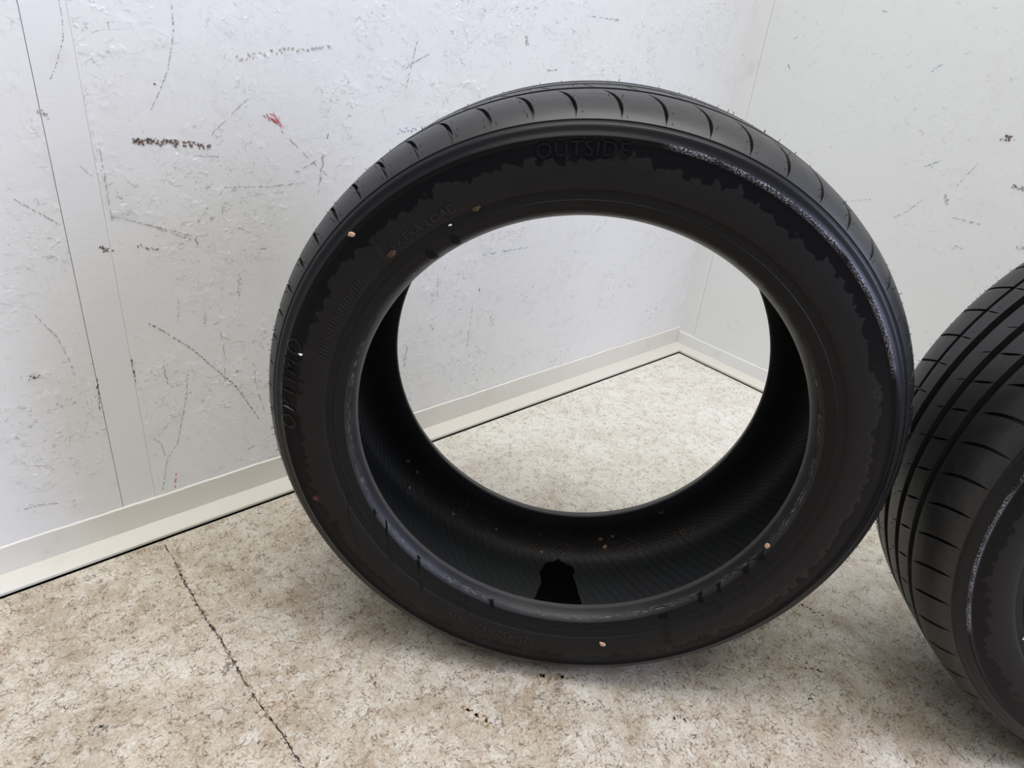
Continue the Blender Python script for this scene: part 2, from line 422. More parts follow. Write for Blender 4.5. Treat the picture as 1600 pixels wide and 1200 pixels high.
LEFT_MARKS = [('tan', 0.0035, [(1.0288, 0.6016), (0.9901, 0.6097), (0.9497, 0.6155), (0.9114, 0.6192)], 40),
    ('grey', 0.0005, [(1.0575, 0.4582), (1.0011, 0.4547), (0.9531, 0.4561)], 16),
    ('grey', 0.0005, [(1.0908, 0.4969), (1.0577, 0.4946)], 8),
    ('grey', 0.0005, [(0.9245, 0.4915), (0.9299, 0.4671), (0.9336, 0.4421)], 8),
    ('grey', 0.0005, [(1.1757, 0.4325), (1.1468, 0.4204), (1.1024, 0.3972)], 14),
    ('dark', 0.0013, [(0.9978, 0.4157), (0.9941, 0.4187)], 4),
    ('grey', 0.0005, [(1.0664, 0.5197), (1.0171, 0.5618)], 7),
    ('grey', 0.0005, [(0.9799, 0.521), (0.9472, 0.4885), (0.9189, 0.4622)], 10),
    ('grey', 0.0006, [(1.2088, 0.4932), (1.1982, 0.4804)], 5),
    ('tan', 0.004, [(1.2343, 0.5492), (1.2305, 0.54)], 6),
    ('grey', 0.0005, [(1.0804, 0.2678), (1.0782, 0.2291), (1.0837, 0.191)], 7),
    ('grey', 0.0006, [(1.0408, 0.2197), (1.0395, 0.1786), (1.0315, 0.1336)], 8),
    ('grey', 0.0012, [(1.1565, 0.2397), (1.1548, 0.2111)], 6),
    ('brown', 0.0012, [(1.1917, 0.2577), (1.1918, 0.2216)], 6),
    ('brown', 0.0045, [(1.1488, 0.5153), (1.1238, 0.5131), (1.0894, 0.509), (1.0678, 0.506)], 100),
    ('brown', 0.004, [(1.2017, 0.4015), (1.1934, 0.3958)], 18),
    ('brown', 0.003, [(1.1639, 0.398), (1.1422, 0.392)], 10),
    ('red', 0.006, [(0.9967, 0.5401), (0.9809, 0.5309)], 22),
    ('red', 0.002, [(0.9133, 0.5583), (0.9088, 0.556)], 3),
    ('grey', 0.0007, [(0.8034, 0.5995), (0.7831, 0.6072), (0.7625, 0.6166)], 8),
    ('grey', 0.0008, [(0.782, 0.6308), (0.7884, 0.611), (0.793, 0.5934), (0.7985, 0.5707)], 10),
    ('grey', 0.0006, [(0.8013, 0.5964), (0.778, 0.6097)], 6),
    ('dark', 0.0015, [(0.8693, 0.6305), (0.8638, 0.6249), (0.8479, 0.6166)], 6),
    ('tan', 0.005, [(0.5894, 0.6457), (0.5828, 0.6355)], 8),
    ('grey', 0.0015, [(0.5776, 0.618), (0.5451, 0.6173)], 8),
    ('grey', 0.0012, [(0.5355, 0.601), (0.5117, 0.6025)], 7),
    ('grey', 0.0006, [(1.1983, 0.6482), (1.1986, 0.6316), (1.2006, 0.6146), (1.2071, 0.5999), (1.2135, 0.5863), (1.2194, 0.5756)], 26),
    ('grey', 0.0006, [(1.0936, 0.6532), (1.0952, 0.6258), (1.106, 0.5877), (1.1191, 0.5635), (1.1284, 0.5484)], 30),
    ('dark', 0.0008, [(1.1658, 0.2998), (1.1471, 0.2826), (1.1192, 0.2535), (1.0939, 0.2186), (1.0668, 0.1812), (1.0474, 0.1386), (1.0393, 0.1197)], 60),
    ('grey', 0.0007, [(1.1288, 0.2201), (1.1345, 0.1858), (1.1444, 0.1519), (1.1544, 0.1182), (1.17, 0.0998), (1.1825, 0.0497)], 45),
    ('grey', 0.0007, [(1.1836, 0.1379), (1.1741, 0.1253), (1.1719, 0.1047)], 14),
    ('dark', 0.002, [(1.0969, 0.3005), (1.0996, 0.283)], 7),
    ('tan', 0.0025, [(1.129, 0.3225), (1.1319, 0.2926)], 9),
    ('tan', 0.003, [(1.0486, 0.345), (1.0521, 0.3153)], 12),
    ('grey', 0.0015, [(1.1663, 0.2303), (1.1426, 0.2258), (1.1294, 0.2213)], 12),
    ('dark', 0.003, [(1.2992, 0.2603), (1.29, 0.2594)], 9),
    ('grey', 0.0006, [(1.2787, 0.3338), (1.2642, 0.3055), (1.2575, 0.2785), (1.254, 0.2496)], 14),
    ('grey', 0.0009, [(1.3385, 0.0875), (1.323, 0.0875), (1.304, 0.0821)], 10),
    ('red', 0.0012, [(1.1618, 0.0719), (1.1665, 0.0485)], 5),
    ('red', 0.0015, [(1.0642, 0.118), (1.0609, 0.1125)], 3),
    ('blue', 0.0012, [(0.9193, 0.5091), (0.9154, 0.5169)], 3),
    ('blue', 0.004, [(0.8096, 0.5166), (0.782, 0.5202)], 10),
    ('grey', 0.0015, [(1.2507, 0.1886), (1.2627, 0.1599)], 8),
    ('grey', 0.0006, [(1.1858, 0.51), (1.186, 0.4299)], 10),
    ('brown', 0.0012, [(1.2371, 0.1981), (1.232, 0.2418)], 7),
    ('tan', 0.0045, [(0.6061, 0.1948), (0.6024, 0.1739)], 7),
    ('tan', 0.0025, [(0.6365, 0.1436), (0.6259, 0.1255)], 6),
    ('tan', 0.0025, [(0.6869, 0.128), (0.6782, 0.1052)], 6),
    ('grey', 0.0007, [(0.6522, 0.2223), (0.6548, 0.1877), (0.6587, 0.1488)], 9),
    ('grey', 0.0007, [(0.7294, 0.2941), (0.7286, 0.2575)], 7),
    ('grey', 0.001, [(0.7847, 0.1787), (0.7899, 0.1385)], 9),
    ('grey', 0.0012, [(0.7429, 0.2101), (0.7318, 0.196)], 5),
    ('dark', 0.001, [(0.6755, 0.1824), (0.675, 0.1762)], 2),
    ('dark', 0.001, [(0.6412, 0.2569), (0.6389, 0.2471)], 3),
    ('grey', 0.0006, [(0.7394, 0.2437), (0.736, 0.2509)], 3),
    ('blue', 0.0007, [(0.6355, 0.3131), (0.5872, 0.3132), (0.5348, 0.3132)], 9),
    ('dark', 0.0012, [(0.1191, 0.1141), (0.1082, 0.1089)], 2),
    ('grey', 0.0007, [(1.2735, 0.4627), (1.2378, 0.432)], 10),
    ('grey', 0.0006, [(1.1447, 0.4202), (1.1018, 0.4027), (1.0954, 0.3923)], 12),
    ('grey', 0.0006, [(0.9658, 0.4693), (0.9246, 0.4874), (0.9305, 0.4503)], 9),
    ('dark', 0.0012, [(1.1241, 0.5745), (1.1191, 0.5733)], 2),
    ('red', 0.0015, [(1.025, 0.6031), (1.0098, 0.605)], 5),
    ('grey', 0.0008, [(0.4501, 0.6829), (0.3797, 0.6808)], 6)]
RIGHT_MARKS = [('tan', 0.002, [(0.1842, 0.7507), (0.1843, 0.7254)], 9),
    ('dark', 0.0015, [(0.0076, 0.727), (0.0066, 0.7158)], 5),
    ('blue', 0.0022, [(0.3657, 0.6556), (0.3785, 0.6708)], 9),
    ('blue', 0.002, [(0.4078, 0.6855), (0.4151, 0.6919)], 6),
    ('blue', 0.0018, [(0.2454, 0.5838), (0.2519, 0.5826)], 4),
    ('blue', 0.001, [(0.4086, 0.5096), (0.4274, 0.5222)], 8),
    ('grey', 0.0006, [(0.3872, 0.4128), (0.4085, 0.4336), (0.4233, 0.4544)], 10),
    ('grey', 0.0005, [(0.3046, 0.4237), (0.3428, 0.4379)], 7),
    ('red', 0.0009, [(0.4998, 0.396), (0.5152, 0.3938)], 6),
    ('brown', 0.005, [(0.5073, 0.5758), (0.5201, 0.5762)], 18),
    ('brown', 0.004, [(0.5466, 0.5088), (0.5636, 0.5077)], 16),
    ('tan', 0.004, [(0.4577, 0.4718), (0.4665, 0.4597)], 8),
    ('blue', 0.003, [(0.5884, 0.4192), (0.5984, 0.4201)], 8),
    ('dark', 0.0012, [(0.2552, 0.7384), (0.262, 0.7379)], 3),
    ('dark', 0.001, [(0.4078, 0.7235), (0.4108, 0.7256)], 3),
    ('grey', 0.0008, [(0.4824, 0.4395), (0.5232, 0.4396)], 7),
    ('grey', 0.0007, [(0.4684, 0.4906), (0.4861, 0.5313)], 9),
    ('brown', 0.0015, [(0.0649, 0.6271), (0.0741, 0.6248)], 4),
    ('brown', 0.0012, [(0.1062, 0.6377), (0.1116, 0.6292)], 3),
    ('dark', 0.001, [(0.0016, 0.6434), (0.0037, 0.6412)], 2),
    ('grey', 0.0012, [(0.1038, 0.6796), (0.1103, 0.6846)], 3),
    ('grey', 0.0015, [(0.4572, 0.6733), (0.4921, 0.6544)], 8)]
FLOOR_MARKS = [('dirt', 0.004, [(0.3251, -0.0321), (0.343, -0.0327), (0.3529, -0.0338)], 8),
    ('dirt', 0.0035, [(0.3205, -0.0782), (0.33, -0.0712)], 6),
    ('dirt', 0.003, [(0.3123, -0.0197), (0.3358, -0.0213)], 8),
    ('dirt', 0.0025, [(0.3604, -0.0658), (0.3706, -0.0622)], 5),
    ('dirt', 0.004, [(0.3521, 0.0782), (0.3812, 0.064)], 8),
    ('dirt', 0.0014, [(0.4309, -0.0552), (0.4394, -0.0609)], 4),
    ('dirt', 0.0028, [(0.0058, -0.1402), (0.0748, -0.1264)], 22),
    ('brownd', 0.008, [(0.0033, -0.1015), (0.0298, -0.1013)], 10),
    ('brownd', 0.006, [(-0.0787, -0.159), (-0.0442, -0.1769)], 16),
    ('greyd', 0.004, [(-0.3562, -0.1407), (-0.3466, -0.1515), (-0.3514, -0.168)], 16),
    ('dirt', 0.0012, [(-0.3555, -0.2173), (-0.3481, -0.2114)], 3),
    ('greyd', 0.006, [(-0.4412, -0.252), (-0.4363, -0.2439)], 8),
    ('dirt', 0.002, [(-0.5696, -0.2171), (-0.5678, -0.2103)], 5),
    ('dirt', 0.0018, [(0.1082, -0.1155), (0.1227, -0.1198)], 6),
    ('dirt', 0.003, [(0.1545, -0.1309), (0.1724, -0.1319)], 10),
    ('greyd', 0.003, [(0.2352, -0.1411), (0.2335, -0.168)], 8),
    ('tan', 0.004, [(-0.3505, -0.1267), (-0.3393, -0.1208)], 5),
    ('tan', 0.003, [(-0.4089, -0.0814), (-0.4002, -0.0828)], 4),
    ('greyd', 0.0032, [(-0.4866, -0.0122), (-0.4645, -0.0374), (-0.4398, -0.0606), (-0.4079, -0.0915), (-0.3744, -0.1198), (-0.3538, -0.1393), (-0.3201, -0.1726), (-0.292, -0.1962), (-0.2608, -0.2213), (-0.239, -0.2428), (-0.2249, -0.2542)], 120),
    ('dirt', 0.0011, [(-0.4866, -0.0122), (-0.4645, -0.0374), (-0.4398, -0.0606), (-0.4079, -0.0915), (-0.3744, -0.1198), (-0.3538, -0.1393), (-0.3201, -0.1726), (-0.292, -0.1962), (-0.2608, -0.2213), (-0.239, -0.2428), (-0.2249, -0.2542)], 36),
    ('brownd', 0.0035, [(-0.4866, -0.0122), (-0.4645, -0.0374), (-0.4398, -0.0606), (-0.4079, -0.0915), (-0.3744, -0.1198), (-0.3538, -0.1393), (-0.3201, -0.1726), (-0.292, -0.1962), (-0.2608, -0.2213), (-0.239, -0.2428), (-0.2249, -0.2542)], 40)]
slivers('mark', LEFT_MARKS, wall_l, 'wall', 5, 0.0004)
slivers('mark', RIGHT_MARKS, wall_r, 'wall', 6, 0.0005)
MFI = MF.inverted()
def to_room(p):
    v = MFI @ Vector((p[0], p[1], 0)); return (v.x, v.y)
slivers('mark', [(c, w, [to_room(p) for p in pts], n) for c, w, pts, n in FLOOR_MARKS], flo, 'floor', 7)

# ------------------------------------------------------------------ tyre materials
def rubber(name, base=(0.016, 0.016, 0.018), rough=0.42, bumpy=0.15, spec=0.5):
    t = NT(name)
    c = t.coord()
    n = t.noise(c, 60, 4, 0.6)
    f = t.noise(c, 900, 2)
    col = t.mix(t.step(n, 0.4, 0.75), base, tuple(x*1.5 for x in base))
    r = t.mixf(n, rough-0.06, rough+0.10)
    return t.out(col, r, t.bump(f, 0.0003, bumpy), spec)

def polar(t):
    x, y, z = t.sep(t.coord())
    r = t.math('SQRT', t.math('ADD', t.math('MULTIPLY', x, x), t.math('MULTIPLY', z, z)))
    th = t.math('ARCTAN2', x, z)
    return x, y, z, r, th

def band(t, v, a, b, soft):
    return t.math('MULTIPLY', t.step(v, a-soft, a+soft), t.math('SUBTRACT', 1.0, t.step(v, b-soft, b+soft)))

def sidewall_mat():
    t = NT('sidewall_rubber')
    x, y, z, r, th = polar(t)
    pl = t.comb(x, z, 0.0)
    n_big = t.noise(pl, 7, 2)
    n_lobe = t.noise(pl, 105, 2, 0.5)
    n_lobe2 = t.noise(pl, 28, 2, 0.5)
    edge = t.math('ADD', 0.2705, t.math('ADD', t.math('MULTIPLY', t.math('SUBTRACT', n_lobe, 0.5), 0.022), t.math('MULTIPLY', t.math('SUBTRACT', n_lobe2, 0.5), 0.022)))
    dust = t.math('SUBTRACT', 1.0, t.step(t.math('SUBTRACT', r, edge), -0.0004, 0.0006))
    dust = t.math('MULTIPLY', dust, t.mixf(t.noise(pl, 34, 4, 0.6), 0.55, 1.0))
    inner = t.math('SUBTRACT', 1.0, t.step(r, 0.2440, 0.2455))
    dust = t.math('MULTIPLY', dust, t.mixf(inner, 1.0, 0.62))
    shoulder = t.step(r, 0.2855, 0.2885)
    black = (0.0045, 0.0045, 0.0055)
    col = t.mix(dust, black, (0.0105, 0.0097, 0.0098))
    sl = t.mixf(t.math('MAXIMUM', dust, shoulder), 0.12, 0.23)
    col = t.mix(t.math('MULTIPLY', shoulder, 0.8), col, (0.0075, 0.0075, 0.009))
    # brown rim of the dust where it dried
    rim = t.math('MULTIPLY', band(t, t.math('SUBTRACT', r, edge), -0.0035, -0.0002, 0.0008), t.step(t.math('ABSOLUTE', t.math('SUBTRACT', th, 1.9)), 1.1, 0.3))
    col = t.mix(t.math('MULTIPLY', rim, 0.5), col, (0.026, 0.020, 0.014))
    # kerb scuffs along the lip on the upper right
    arc = t.comb(t.math('MULTIPLY', th, 3.0), t.math('MULTIPLY', r, 90.0), 0.0)
    sc_n = t.noise(t.comb(t.math('MULTIPLY', th, 160.0), t.math('MULTIPLY', r, 900.0), 0.0), 1.0, 3, 0.7)
    sc = t.math('MULTIPLY', band(t, th, 0.12, 1.14, 0.03), band(t, r, 0.2832, 0.2872, 0.0006))
    sc = t.math('MULTIPLY', sc, t.step(sc_n, 0.46, 0.60))
    sc = t.math('MULTIPLY', sc, t.step(t.noise(t.comb(t.math('MULTIPLY', th, 9.0), 0.0, 0.0), 1.0, 2), 0.32, 0.55))
    col = t.mix(t.math('MULTIPLY', sc, 0.8), col, (0.36, 0.36, 0.42))
    # fine lengthways scratches in the dust
    scr = t.noise(t.comb(t.math('MULTIPLY', th, 14.0), t.math('MULTIPLY', r, 1400.0), 0.0), 1.0, 3)
    col = t.mix(t.math('MULTIPLY', t.math('MULTIPLY', t.step(scr, 0.62, 0.74), dust), 0.30), col, (0.05, 0.046, 0.045))
    rough = t.mixf(dust, 0.30, 0.58)
    rough = t.mixf(t.math('MULTIPLY', shoulder, 0.7), rough, 0.36)
    gr = t.noise(pl, 700, 2)
    return t.out(col, rough, t.bump(t.math('ADD', gr, t.math('MULTIPLY', scr, 0.6)), 0.0003, 0.22), sl)

def bead_mat():
    t = NT('bead_rubber')
    x, y, z, r, th = polar(t)
    sn = t.noise(t.comb(t.math('MULTIPLY', th, 30.0), t.math('MULTIPLY', r, 1300.0), 0.0), 1.0, 4, 0.65)
    sp = t.noise(t.comb(t.math('MULTIPLY', th, 3.2), 2.0, 0.0), 1.0, 2)
    s = t.math('MULTIPLY', band(t, r, 0.2230, 0.2254, 0.0008), t.step(sn, 0.50, 0.62))  # pale scuffs on the heel, with its glint lines painted in as well
    s = t.math('MULTIPLY', s, t.step(sp, 0.36, 0.60))
    base = t.mix(t.step(t.noise(t.coord(), 40, 4), 0.4, 0.7), (0.009, 0.0088, 0.0095), (0.015, 0.0145, 0.015))
    toe = t.math('SUBTRACT', 1.0, t.step(r, 0.2198, 0.2206))
    base = t.mix(t.math('MULTIPLY', toe, 0.8), base, (0.05, 0.048, 0.047))
    col = t.mix(t.math('MULTIPLY', s, 0.5), base, (0.26, 0.26, 0.285))
    return t.out(col, t.mixf(s, 0.42, 0.6), t.bump(sn, 0.0004, 0.4), 0.35)

def liner_mat():
    t = NT('inner_liner_rubber')
    x, y, z, r, th = polar(t)
    # diagonal ribbing left by the bladder
    ph = t.math('SUBTRACT', t.math('MULTIPLY', th, 157.0), t.math('MULTIPLY', y, 318.0))
    ph = t.math('ADD', ph, t.math('MULTIPLY', t.noise(t.coord(), 9, 2), 3.0))
    rib = t.step(t.math('SINE', ph), 0.80, 0.98)
    side = t.step(t.math('ABSOLUTE', y), 0.082, 0.094)
    ph2 = t.math('MULTIPLY', t.math('ADD', th, t.math('MULTIPLY', r, 7.0)), 190.0)
    rib = t.mixf(side, rib, t.step(t.math('SINE', ph2), 0.6, 0.98))
    n = t.noise(t.coord(), 420, 3, 0.7)
    g = t.noise(t.coord(), 240, 4, 0.75)
    # dried dirt lying in the far lower corner of the casing
    low = t.math('MULTIPLY', t.step(t.math('MULTIPLY', z, -1.0), 0.17, 0.25), band(t, y, 0.083, 0.0985, 0.005))
    dirt = t.math('MULTIPLY', low, t.math('MULTIPLY', t.step(g, 0.52, 0.66), t.step(t.noise(t.coord(), 24, 3), 0.42, 0.62)))
    col = t.mix(t.step(n, 0.35, 0.75), (0.0135, 0.0150, 0.0165), (0.023, 0.0245, 0.026))
    col = t.mix(t.math('MULTIPLY', rib, 0.55), col, (0.004, 0.004, 0.0045))
    col = t.mix(t.math('MULTIPLY', low, 0.5), col, (0.030, 0.019, 0.014))
    col = t.mix(t.math('MULTIPLY', dirt, 0.65), col, (0.14, 0.105, 0.09))
    h = t.math('SUBTRACT', t.math('MULTIPLY', n, 0.4), rib)
    return t.out(col, 0.52, t.bump(h, 0.0005, 0.6), 0.45)

M['tread'] = rubber('tread_rubber', (0.0105, 0.0105, 0.011), 0.40, 0.2, 0.5)
M['groove'] = rubber('groove_rubber', (0.005, 0.005, 0.0055), 0.7, 0.1, 0.15)
M['sidewall'] = sidewall_mat()
M['bead'] = bead_mat()
M['liner'] = liner_mat()
M['letter'] = rubber('lettering_rubber', (0.0042, 0.0042, 0.0052), 0.24, 0.05, 0.28)
M['letter_dusty'] = rubber('dusty_lettering_rubber', (0.0135, 0.0125, 0.0125), 0.42, 0.1, 0.35)
M['hair'] = rubber('vent_hair_rubber', (0.010, 0.010, 0.011), 0.5, 0.0)
tw = NT('water_film'); wn = tw.noise(tw.coord(), 120, 2)
tw.out((0.0022, 0.0022, 0.0027), tw.mixf(wn, 0.10, 0.22), None, 0.22); M['water'] = tw.m
M['notch'] = plain('dark_notch_rubber', (0.004, 0.004, 0.0045), 0.6, 0.15)
M['chip'] = plain('dry_tan_chip', (0.46, 0.30, 0.20), 0.7, 0.3)
M['leafbit'] = plain('dry_brown_leaf', (0.16, 0.095, 0.055), 0.75, 0.3)
M['leafpale'] = plain('dull_ochre_leaf', (0.075, 0.055, 0.028), 0.75, 0.2)
M['leafside'] = plain('dark_wet_leaf', (0.062, 0.040, 0.026), 0.75, 0.2)
M['reddot'] = plain('red_paint_dot', (0.10, 0.008, 0.008), 0.5, 0.4)
M['paper'] = plain('white_paper', (0.75, 0.75, 0.75), 0.7, 0.3)

# ------------------------------------------------------------------ tyre geometry (origin = wheel centre, axis = y, camera side = -y)
TREAD = [(0.0, 0.3170), (0.02, 0.3169), (0.04, 0.3163), (0.055, 0.3153), (0.066, 0.3139), (0.076, 0.3115), (0.084, 0.3084), (0.0905, 0.3047), (0.0955, 0.3010), (0.0985, 0.2980)]
def rt(y):
    y = abs(y)
    for (a, b), (c, d) in zip(TREAD, TREAD[1:]):
        if a <= y <= c:
            return b+(d-b)*(y-a)/(c-a)
    return TREAD[-1][1]
def pol(r, th, y): return (r*math.sin(th), y, r*math.cos(th))

NP = 62
def make_pitches():
    p = [5.8+0.85*math.cos(2*PI*k/NP*2)+0.15*math.cos(k*2.4) for k in range(NP)]
    s = 360/sum(p)
    a, out = 2.35, []
    for q in p:
        out.append(math.radians(a)); a += q*s
    out.append(math.radians(2.35)+2*PI)
    return out
PITCH = make_pitches()

def lathe(name, prof, mat, parent, n=288, sharp=35, closed=False, flip=False):
    verts, faces = [], []
    m = len(prof)
    for i in range(n):
        th = 2*PI*i/n
        for (r, y) in prof: verts.append(pol(r, th, y))
    for i in range(n):
        j = (i+1) % n
        for k in range(m if closed else m-1):
            k2 = (k+1) % m
            f = (i*m+k, j*m+k, j*m+k2, i*m+k2)
            faces.append(f[::-1] if flip else f)
    return mesh_obj(name, verts, faces, mat, parent, True, sharp)

def rib(name, ys, wfun, dfun, sfun, mat, parent, base_l=0.0065, base_r=0.0065, land=5, shift=0.0):
    """one tread rib: grid that follows the lateral slots (width w, depth d, angular shear s at y)"""
    rows = [(ys[0]+(0.0006 if ys[0] < ys[-1] else -0.0006)*0, base_l, True)] + [(y, 0.0, False) for y in ys] + [(ys[-1], base_r, True)]
    verts, faces = [], []
    nr = len(rows)
    cols = 0
    for k in range(NP):
        a, b = PITCH[k]+shift, PITCH[k+1]+shift
        for c in range(4+land):
            for (y, drop, wallrow) in rows:
                w = wfun(y)/0.315; d = dfun(y); s = sfun(y)
                if c < 4:
                    off = (-w, -w*0.62, w*0.62, w)[c]
                    dep = d if c in (1, 2) else 0.0
                    th = a+s+off
                else:
                    f = (c-3)/(land+1)
                    th = (a+s+w)*(1-f)+(b+s-w)*f
                    dep = 0.0
                r = rt(y)-max(drop, dep)
                verts.append(pol(r, th, y))
            cols += 1
    for i in range(cols):
        j = (i+1) % cols
        for k in range(nr-1):
            faces.append((i*nr+k, i*nr+k+1, j*nr+k+1, j*nr+k))
    return mesh_obj(name, verts, faces, mat, parent, True, 28)

def lin(a, b, n): return [a+(b-a)*i/(n-1) for i in range(n)]
def lens(y, a, b, w, sharp=0.7):
    lo, hi = min(a, b), max(a, b)
    if y <= lo or y >= hi: return 0.00004
    u = (y-lo)/(hi-lo)
    return max(0.00004, w*math.sin(PI*u)**sharp)

SIDE_R = [0.2980, 0.2966, 0.2958, 0.2950, 0.2940, 0.2925, 0.2905, 0.2885, 0.2870, 0.2858, 0.2846, 0.2834, 0.2815, 0.2780, 0.2740, 0.2690, 0.2640, 0.2590, 0.2540, 0.2500, 0.2470, 0.2456, 0.2446, 0.2425, 0.2390, 0.2373, 0.2366, 0.2359, 0.2340, 0.2310, 0.2275]
SIDE_Y = [0.0985, 0.0988, 0.1000, 0.1013, 0.1020, 0.1026, 0.1032, 0.1042, 0.1053, 0.1061, 0.1060, 0.1050, 0.1050, 0.1057, 0.1064, 0.1070, 0.1073, 0.1073, 0.1070, 0.1064, 0.1058, 0.1052, 0.1040, 0.1037, 0.1033, 0.1029, 0.1034, 0.1026, 0.1020, 0.1010, 0.0990]
def side_y(r):
    for i in range(len(SIDE_R)-1):
        if SIDE_R[i] >= r >= SIDE_R[i+1]:
            f = (SIDE_R[i]-r)/(SIDE_R[i]-SIDE_R[i+1])
            return SIDE_Y[i]+(SIDE_Y[i+1]-SIDE_Y[i])*f
    return SIDE_Y[-1]
BEAD = [(0.2275, 0.0990), (0.2255, 0.0970), (0.2238, 0.0946), (0.2226, 0.0920), (0.2214, 0.0890), (0.2203, 0.0855), (0.2194, 0.0822), (0.2192, 0.0812), (0.2196, 0.0802), (0.2210, 0.0797)]
LINER = [(0.2210, 0.0797), (0.226, 0.0800), (0.236, 0.0830), (0.25, 0.0905), (0.265, 0.0965), (0.28, 0.0975), (0.292, 0.092), (0.300, 0.082), (0.3045, 0.065), (0.3065, 0.03), (0.307, 0.0)]
R0 = 0.317

def text_part(body, r_mid, th_mid, height, mat, parent, proud=0.0006, spread=1.0, font_shear=0.0, name='raised_lettering', label=None):
    """lettering moulded proud of the sidewall, bent round the wheel; reads clockwise from the camera side"""
    cu = bpy.data.curves.new(name, 'FONT')
    cu.body = body; cu.size = 1.0; cu.shear = font_shear; cu.resolution_u = 3; cu.extrude = 0.05
    cu.align_x = 'CENTER'; cu.space_character = spread
    o = bpy.data.objects.new(name, cu); COL.objects.link(o)
    dg = bpy.context.evaluated_depsgraph_get()
    me = o.evaluated_get(dg).to_mesh()
    vs = [tuple(v.co) for v in me.vertices]; fs = [tuple(p.vertices) for p in me.polygons]
    o.evaluated_get(dg).to_mesh_clear()
    bpy.data.objects.remove(o, do_unlink=True)
    k = height/0.70
    out = []
    for (x, y, z) in vs:
        r = r_mid+(y-0.35)*k
        th = th_mid+x*k/r_mid
        h = proud if z > 0 else -0.0006
        out.append(pol(r, th, -(side_y(r)+h)))
    ob = mesh_obj(name, out, fs, mat, parent, False)
    if label: ob['label'] = label
    return ob

def strip_part(name, pts, mat, parent, proud=0.0004, kind=None):
    """thin film on the near sidewall following (r, theta, half width) points"""
    verts, faces = [], []
    for (r, th, w) in pts:
        yy = bead_y(r)
        dt = w/r
        verts += [pol(r, th-dt, -(yy+0.0001)), pol(r, th-dt*0.5, -(yy+proud)), pol(r, th+dt*0.5, -(yy+proud)), pol(r, th+dt, -(yy+0.0001))]
    for i in range(len(pts)-1):
        for k in range(3):
            faces.append((i*4+k, i*4+k+1, i*4+k+5, i*4+k+4))
    return mesh_obj(name, verts, faces, mat, parent, True)
def bead_y(r):
    if r > 0.2275: return side_y(r)
    for (a, b), (c, d) in zip(BEAD, BEAD[1:]):
        if a >= r >= c: return b+(d-b)*(a-r)/(a-c)
    return BEAD[6][1]

